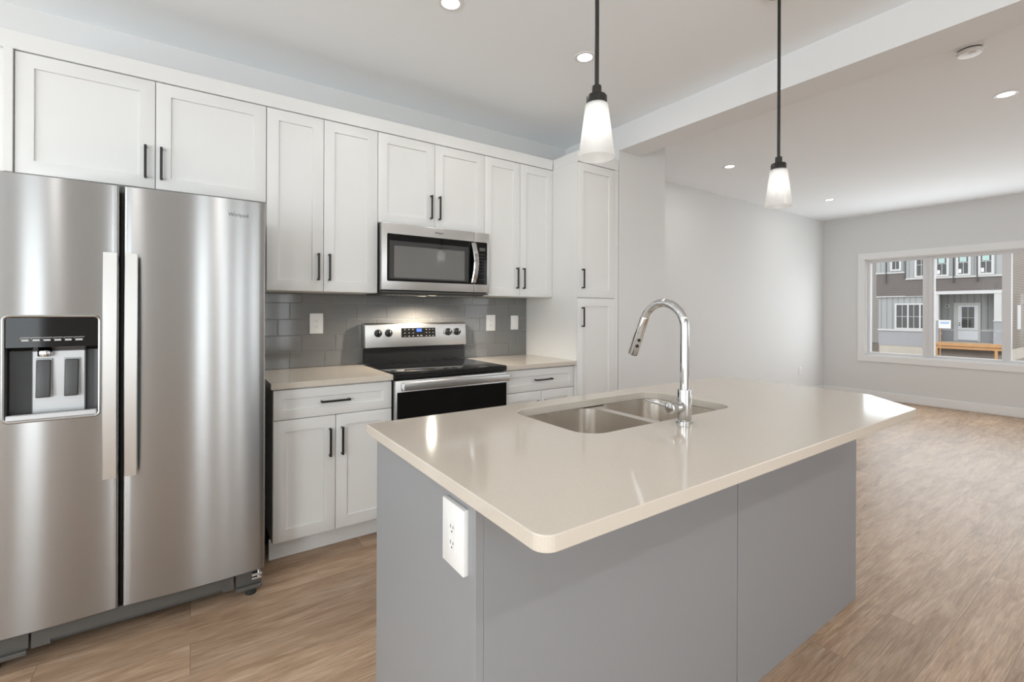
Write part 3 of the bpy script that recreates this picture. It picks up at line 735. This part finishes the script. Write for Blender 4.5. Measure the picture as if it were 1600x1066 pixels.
for l in (.080, .103):
    c = Vector(P(l)); q = Vector((-.62, .0, 0)) ; 
    dirn = (Vector((-.55, -.75, -.25))); dirn = (dirn - Vector((0, ty, tz))*dirn.dot(Vector((0, ty, tz)))).normalized()
    p0 = c + dirn*.0130; p1 = c + dirn*.0195
    obj('spray_button', MB().tube([p0, p1], .0062, 16), 'blk_satin', sh, smooth=40)
lv = MB().cyl((FX-.048, FYY, .968), .0190, .060, 'X', 32, bev=.003)
lv.tube([(FX-.066, FYY+.012, .972), (FX-.070, FYY+.04, .976), (FX-.072, FYY+.098, .980)], [.0075, .006, .0045], 14)
obj('lever_handle', lv, 'chrome', bd, smooth=40)

# ------------------------------------------------------------------ pendants
def pendant(x, y, label):
    zb = 1.752
    t = thing('pendant_light', label, 'pendant lamp', (x, y, zb), 'frosted cone pendants over the island')
    obj('canopy', MB().lathe((x, y, ZC), [(0, -.0005), (.06, -.0005), (.06, -.018), (.05, -.024), (0, -.024)], 32), 'pole', t, smooth=35)
    obj('rod', MB().cyl((x, y, (zb+.215+ZC-.02)/2), .0066, ZC-.02-zb-.215, 'Z', 16), 'pole', t, smooth=35)
    obj('socket_cap', MB().lathe((x, y, zb), [(0, .222), (.0135, .222), (.0145, .218), (.0145, .196), (.028, .193), (.0315, .188), (.0315, .160), (.0, .160)], 32), 'pole', t, smooth=35)
    sh = MB().lathe((x, y, zb), [(.0560, 0), (.0350, .163), (.0300, .167), (.0300, .163), (.0325, .160), (.0530, .001)], 48, closed=True)
    obj('lamp_shade', sh, 'shade', t, smooth=35)
    obj('bulb', MB().lathe((x, y, zb), [(0, .158), (.013, .156), (.014, .125), (.026, .098), (.030, .078), (.026, .056), (.014, .042), (0, .039)], 24), 'bulb', t, smooth=60)
    return t
pendant(1.030, 1.040, 'black-stemmed frosted pendant hanging in front of the pantry crown')
pendant(2.172, 1.048, 'black-stemmed frosted pendant hanging in front of the living room wall')

# ------------------------------------------------------------------ ceiling fixtures
def pot(x, y, label, watt, r=.042):
    t = thing('recessed_light', label, 'ceiling light', (x, y, ZC), 'recessed ceiling lights')
    obj('trim_ring', MB().lathe((x, y, ZC), [(r, -.0005), (r, -.004), (r+.016, -.0045), (r+.020, -.0005)], 40, closed=True), 'trim', t, smooth=40)
    obj('lens', MB().cyl((x, y, ZC-.002), r, .0025, 'Z', 40), 'emit', t)
    l = bpy.data.lights.new('recessed_lamp', 'AREA'); l.shape = 'DISK'; l.size = 2*r; l.energy = watt; l.color = (1, .965, .92)
    o = bpy.data.objects.new('recessed_lamp', l); o.location = (x, y, ZC-.006); C.objects.link(o)
pot(1.006, 1.985, 'recessed ceiling light nearest the camera, over the kitchen aisle', 2.5)
pot(1.854, 1.968, 'recessed ceiling light just left of the nearer pendant rod', 2.5)
pot(4.436, 2.614, 'recessed living room ceiling light nearest the end of the pantry wall', 3)
pot(6.794, 2.643, 'recessed living room ceiling light farthest away by the street wall', 1.8)
pot(4.467, .696, 'recessed living room ceiling light near the smoke alarm', 6)
t = thing('smoke_alarm', 'round white smoke alarm on the living room ceiling beside the beam', 'smoke alarm', (3.53, .69, ZC))
sa = obj('base', MB().lathe((3.53, .69, ZC), [(0, -.0005), (.059, -.0005), (.059, -.010), (0, -.010)], 40), 'white_plastic', t, smooth=35)
obj('vent_ring', MB().cyl((3.53, .69, ZC-.014), .051, .008, 'Z', 40), 'slot', t, smooth=35)
obj('cover', MB().lathe((3.53, .69, ZC), [(0, -.018), (.056, -.018), (.058, -.022), (.049, -.036), (.026, -.038), (0, -.038)], 40), 'white_plastic', t, smooth=35)
obj('test_button', MB().cyl((3.51, .675, ZC-.040), .015, .006, 'Z', 24, bev=.002), 'white_plastic', t, smooth=35)

# ------------------------------------------------------------------ outside, across the street
GZ = -1.47
ob = MB().box(8.7, 95, -40, 70, GZ-.3, GZ); struct('ground_street', ob, 'dirt')
rd = obj('road', MB().box(14, 27, -40, 70, GZ, GZ+.015), 'road'); tag(rd, 'grey road surface in front of the house across the street', 'road'); rd['kind'] = 'structure'
HX = 38.0
t = thing('house', 'grey two-storey house with covered porch seen through the street window', 'house', (HX, 9, GZ))
def fbox(y0, y1, z0, z1, d=.06, x=HX): return MB().box(x-d, x, y0, y1, z0, z1)
obj('foundation', MB().box(HX+.02, HX+11, 9.08, 11.80, GZ, -.866).box(HX+1.6, HX+11, 6.0, 9.08, GZ, -.55), 'concrete', t)
obj('skirt_wall', MB().box(HX, HX+.2, 9.08, 11.83, -.866, .09), 'stucco', t)
obj('front_wall', MB().box(HX, HX+.2, 9.08, 11.83, .09, 2.34), 'sid_lt', t)
obj('dark_siding', MB().box(HX-.10, HX+.2, 10.37, 11.92, 2.34, 3.90).box(HX-.10, HX+.2, 9.05, 10.37, 2.34, 3.44).box(HX-.10, HX+.2, 6.00, 9.05, 2.62, 3.44), 'sid_dark', t)
obj('upper_wall', MB().box(HX-.12, HX+.2, 10.37, 11.92, 3.90, 6.4).box(HX-.14, HX+.2, 6.0, 10.37, 3.44, 6.4), 'sid_lt', t)
for b_ in ((HX-.16, HX-.10, 10.37, 11.95, 3.84, 3.92), (HX-.18, HX-.12, 6.0, 10.37, 3.39, 3.48), (HX-.06, HX, 9.08, 11.86, .09, .20), (HX-.13, HX-.10, 10.37, 11.92, 2.30, 2.36), (HX-.10, HX-.05, 9.05, 10.37, 2.30, 2.36)):
    obj('trim_board', MB().box(*b_), 'ext_white', t)
for b_ in ((HX-.22, HX-.14, 8.04, 8.09, 3.10, 6.3), (HX-.22, HX-.14, 7.01, 7.06, 3.10, 6.3), (HX-.20, HX-.12, 10.35, 10.40, 3.44, 6.3), (HX-.2, HX-.12, 11.36, 11.40, 3.2, 6.3)):
    obj('downpipe', MB().box(*b_), 'slot', t)
obj('side_wall', MB().box(HX+.2, HX+14, 5.78, 6.0, -.80, 6.4), 'sid_tan', t)
obj('side_foundation', MB().box(HX+.2, HX+14, 5.80, 5.98, GZ, -.80), 'concrete', t)
obj('side_window', MB().box(HX+2.1, HX+3.0, 5.74, 5.78, .32, 1.75), 'ext_white', t)
obj('roof', MB().box(HX-.4, HX+14.3, 5.4, 12.2, 6.4, 6.6), 'roof', t)
def hwin(y0, y1, z0, z1, x, cols, rows, fw=.11, mull=None):
    f = MB()
    f.box(x-.07, x, y0, y1, z1-fw, z1).box(x-.07, x, y0, y1, z0, z0+fw).box(x-.07, x, y0, y0+fw, z0+fw, z1-fw).box(x-.07, x, y1-fw, y1, z0+fw, z1-fw)
    for m_ in (mull or []): f.box(x-.065, x, m_-.04, m_+.04, z0+fw, z1-fw)
    w_ = obj('window', f, 'ext_white', t)
    g = obj('pane', MB().box(x-.03, x-.01, y0+fw, y1-fw, z0+fw, z1-fw), 'ext_glass', w_)
    mu = MB()
    for c_ in cols: mu.box(x-.045, x-.03, c_-.012, c_+.012, z0+fw, z1-fw)
    for r_ in rows: mu.box(x-.045, x-.03, y0+fw, y1-fw, r_-.012, r_+.012)
    obj('muntin', mu, 'ext_white', w_)
    return w_
hwin(9.12, 10.95, .20, 1.88, HX, [10.56, 9.97, 9.42], [1.03], .10, [10.26, 9.66])
hwin(10.58, 11.16, 4.00, 5.40, HX-.12, [10.87], [4.7])
w2 = hwin(9.26, 9.90, 3.50, 5.20, HX-.14, [9.57], [4.3])
for y0, y1 in ((8.27, 8.92), (7.31, 7.96), (6.34, 7.00)):
    w_ = hwin(y0, y1, 3.50, 5.30, HX-.14, [(y0+y1)/2], [4.28])
    ym = (y0+y1)/2
    obj('energy_sticker', MB().box(HX-.20, HX-.19, ym-.14, ym+.16, 4.32, 4.62), 'sticker', w_)
    obj('paper_label', MB().box(HX-.20, HX-.19, ym+.08, ym+.21, 3.66, 3.90), 'paper', w_)
# porch
PB = HX + 1.5
k = PB/HX
Yk = lambda y: y*k
Zk = lambda z: CAM_H + (z-CAM_H)*k
obj('porch_wall', MB().box(PB, PB+.2, 6.0, 9.45, .19, 2.62), 'sid_lt', t)
obj('porch_skirt', MB().box(PB-.02, PB+.2, 6.0, 9.45, -.55, .19).box(PB-.05, PB, 6.0, 9.45, .17, .25, mi=1), ['stucco', 'ext_white'], t)
obj('porch_ceiling', MB().box(HX-.05, PB+.2, 6.0, 9.08, 2.60, 2.68), 'ext_white', t)
obj('porch_beam', MB().box(HX-.15, HX+.15, 6.0, 9.08, 2.41, 2.60), 'ext_white', t)
obj('porch_side_wall', MB().box(HX+.2, PB, 9.08, 9.2, -.5, 2.6), 'sid_lt', t)
for y0, y1 in ((8.76, 9.04), (6.06, 6.35)):
    pc = obj('porch_column', MB().box(HX-.12, HX+.14, y0, y1, .82, 2.41), 'ext_white', t)
    obj('column_pedestal', MB().box(HX-.14, HX+.16, y0-.01, y1+.01, -.50, .80), 'stucco', pc)
    obj('column_cap', MB().box(HX-.17, HX+.19, y0-.04, y1+.04, .80, .86), 'ext_white', pc)
de = obj('porch_deck', MB().box(HX-.35, PB, 6.0, 9.08, -.56, -.50), 'concrete', t)
obj('deck_fascia', MB().box(HX-.42, HX-.36, 5.98, 9.10, -.70, -.50).box(HX-.36, HX-.28, 5.98, 9.10, -.88, -.72), 'timber', t)
for y in (8.80, 6.22): obj('deck_post', MB().box(HX-.36, HX-.26, y-.06, y+.06, GZ, -.88), 'timber', t)
obj('under_deck', MB().prism([(HX-.2, GZ), (HX+1.6, GZ), (HX+1.6, -.60), (HX+.9, -.72)], 'Y', 6.0, 9.08) , 'dirt', t)
cas = obj('entry_casing', MB().box(PB-.06, PB, Yk(7.89), Yk(8.08), -.48, Zk(1.88)).box(PB-.06, PB, Yk(6.91), Yk(7.02), -.48, Zk(1.88)).box(PB-.06, PB, Yk(7.02), Yk(7.89), Zk(1.72), Zk(1.88)), 'ext_white', t)
dd = obj('entry_door', MB().box(PB-.04, PB, Yk(7.02), Yk(7.89), -.40, Zk(1.72), bev=.005), 'door_white', t)
dg = obj('door_glass', MB().box(PB-.05, PB-.038, Yk(7.18), Yk(7.72), Zk(.395), Zk(1.635)), 'ext_glass', dd)
ym = (Yk(7.18)+Yk(7.72))/2
obj('muntin', MB().box(PB-.056, PB-.05, ym-.012, ym+.012, Zk(.395), Zk(1.635)).box(PB-.056, PB-.05, Yk(7.18), Yk(7.72), Zk(1.0)-.012, Zk(1.0)+.012), 'ext_white', dg)
obj('door_panel', MB().box(PB-.046, PB-.04, Yk(7.17), Yk(7.74), Zk(-.15), Zk(.22), bev=.003), 'door_white', dd)
obj('door_knob', MB().cyl((PB-.07, Yk(7.81), Zk(.55)), .035, .06, 'X', 16).cyl((PB-.06, Yk(7.81), Zk(.68)), .03, .04, 'X', 16), 'slot', dd)
obj('porch_light', MB().box(PB-.06, PB, Yk(8.26), Yk(8.46), Zk(1.60), Zk(1.80)).cyl((PB-.08, Yk(8.365), Zk(1.70)), .05, .06, 'X', 16, mi=1), ['ext_white', 'slot'], t)
obj('meter_box', MB().cyl((PB-.10, Yk(8.65), Zk(.03)), .075, .2, 'X', 20), 'ext_white', t)
SX = 37.2
sg = thing('notice_board', 'white and blue notice board in front of the porch door across the street', 'sign', (SX, 8.3, GZ))
obj('board', MB().box(SX-.02, SX+.02, 8.04, 8.59, .344, .842), 'paper', sg)
obj('printed_band', MB().box(SX-.026, SX-.0205, 8.12, 8.51, .62, .74), 'paper_blue', sg)
obj('stake', MB().box(SX+.021, SX+.05, 8.50, 8.54, GZ, .80), 'timber', sg)
# neighbour to the left
t = thing('house', 'beige sided house partly hidden at the left edge of the street window', 'house', (42, 17, GZ))
obj('wall', MB().box(41, 52, 12.7, 22, -.9, 6.4), 'sid_grey', t)
obj('foundation', MB().box(41.05, 52, 12.75, 21.9, GZ, -.9), 'dirt', t)
obj('roof', MB().box(40.6, 52.4, 12.4, 22.4, 6.4, 6.6), 'roof', t)
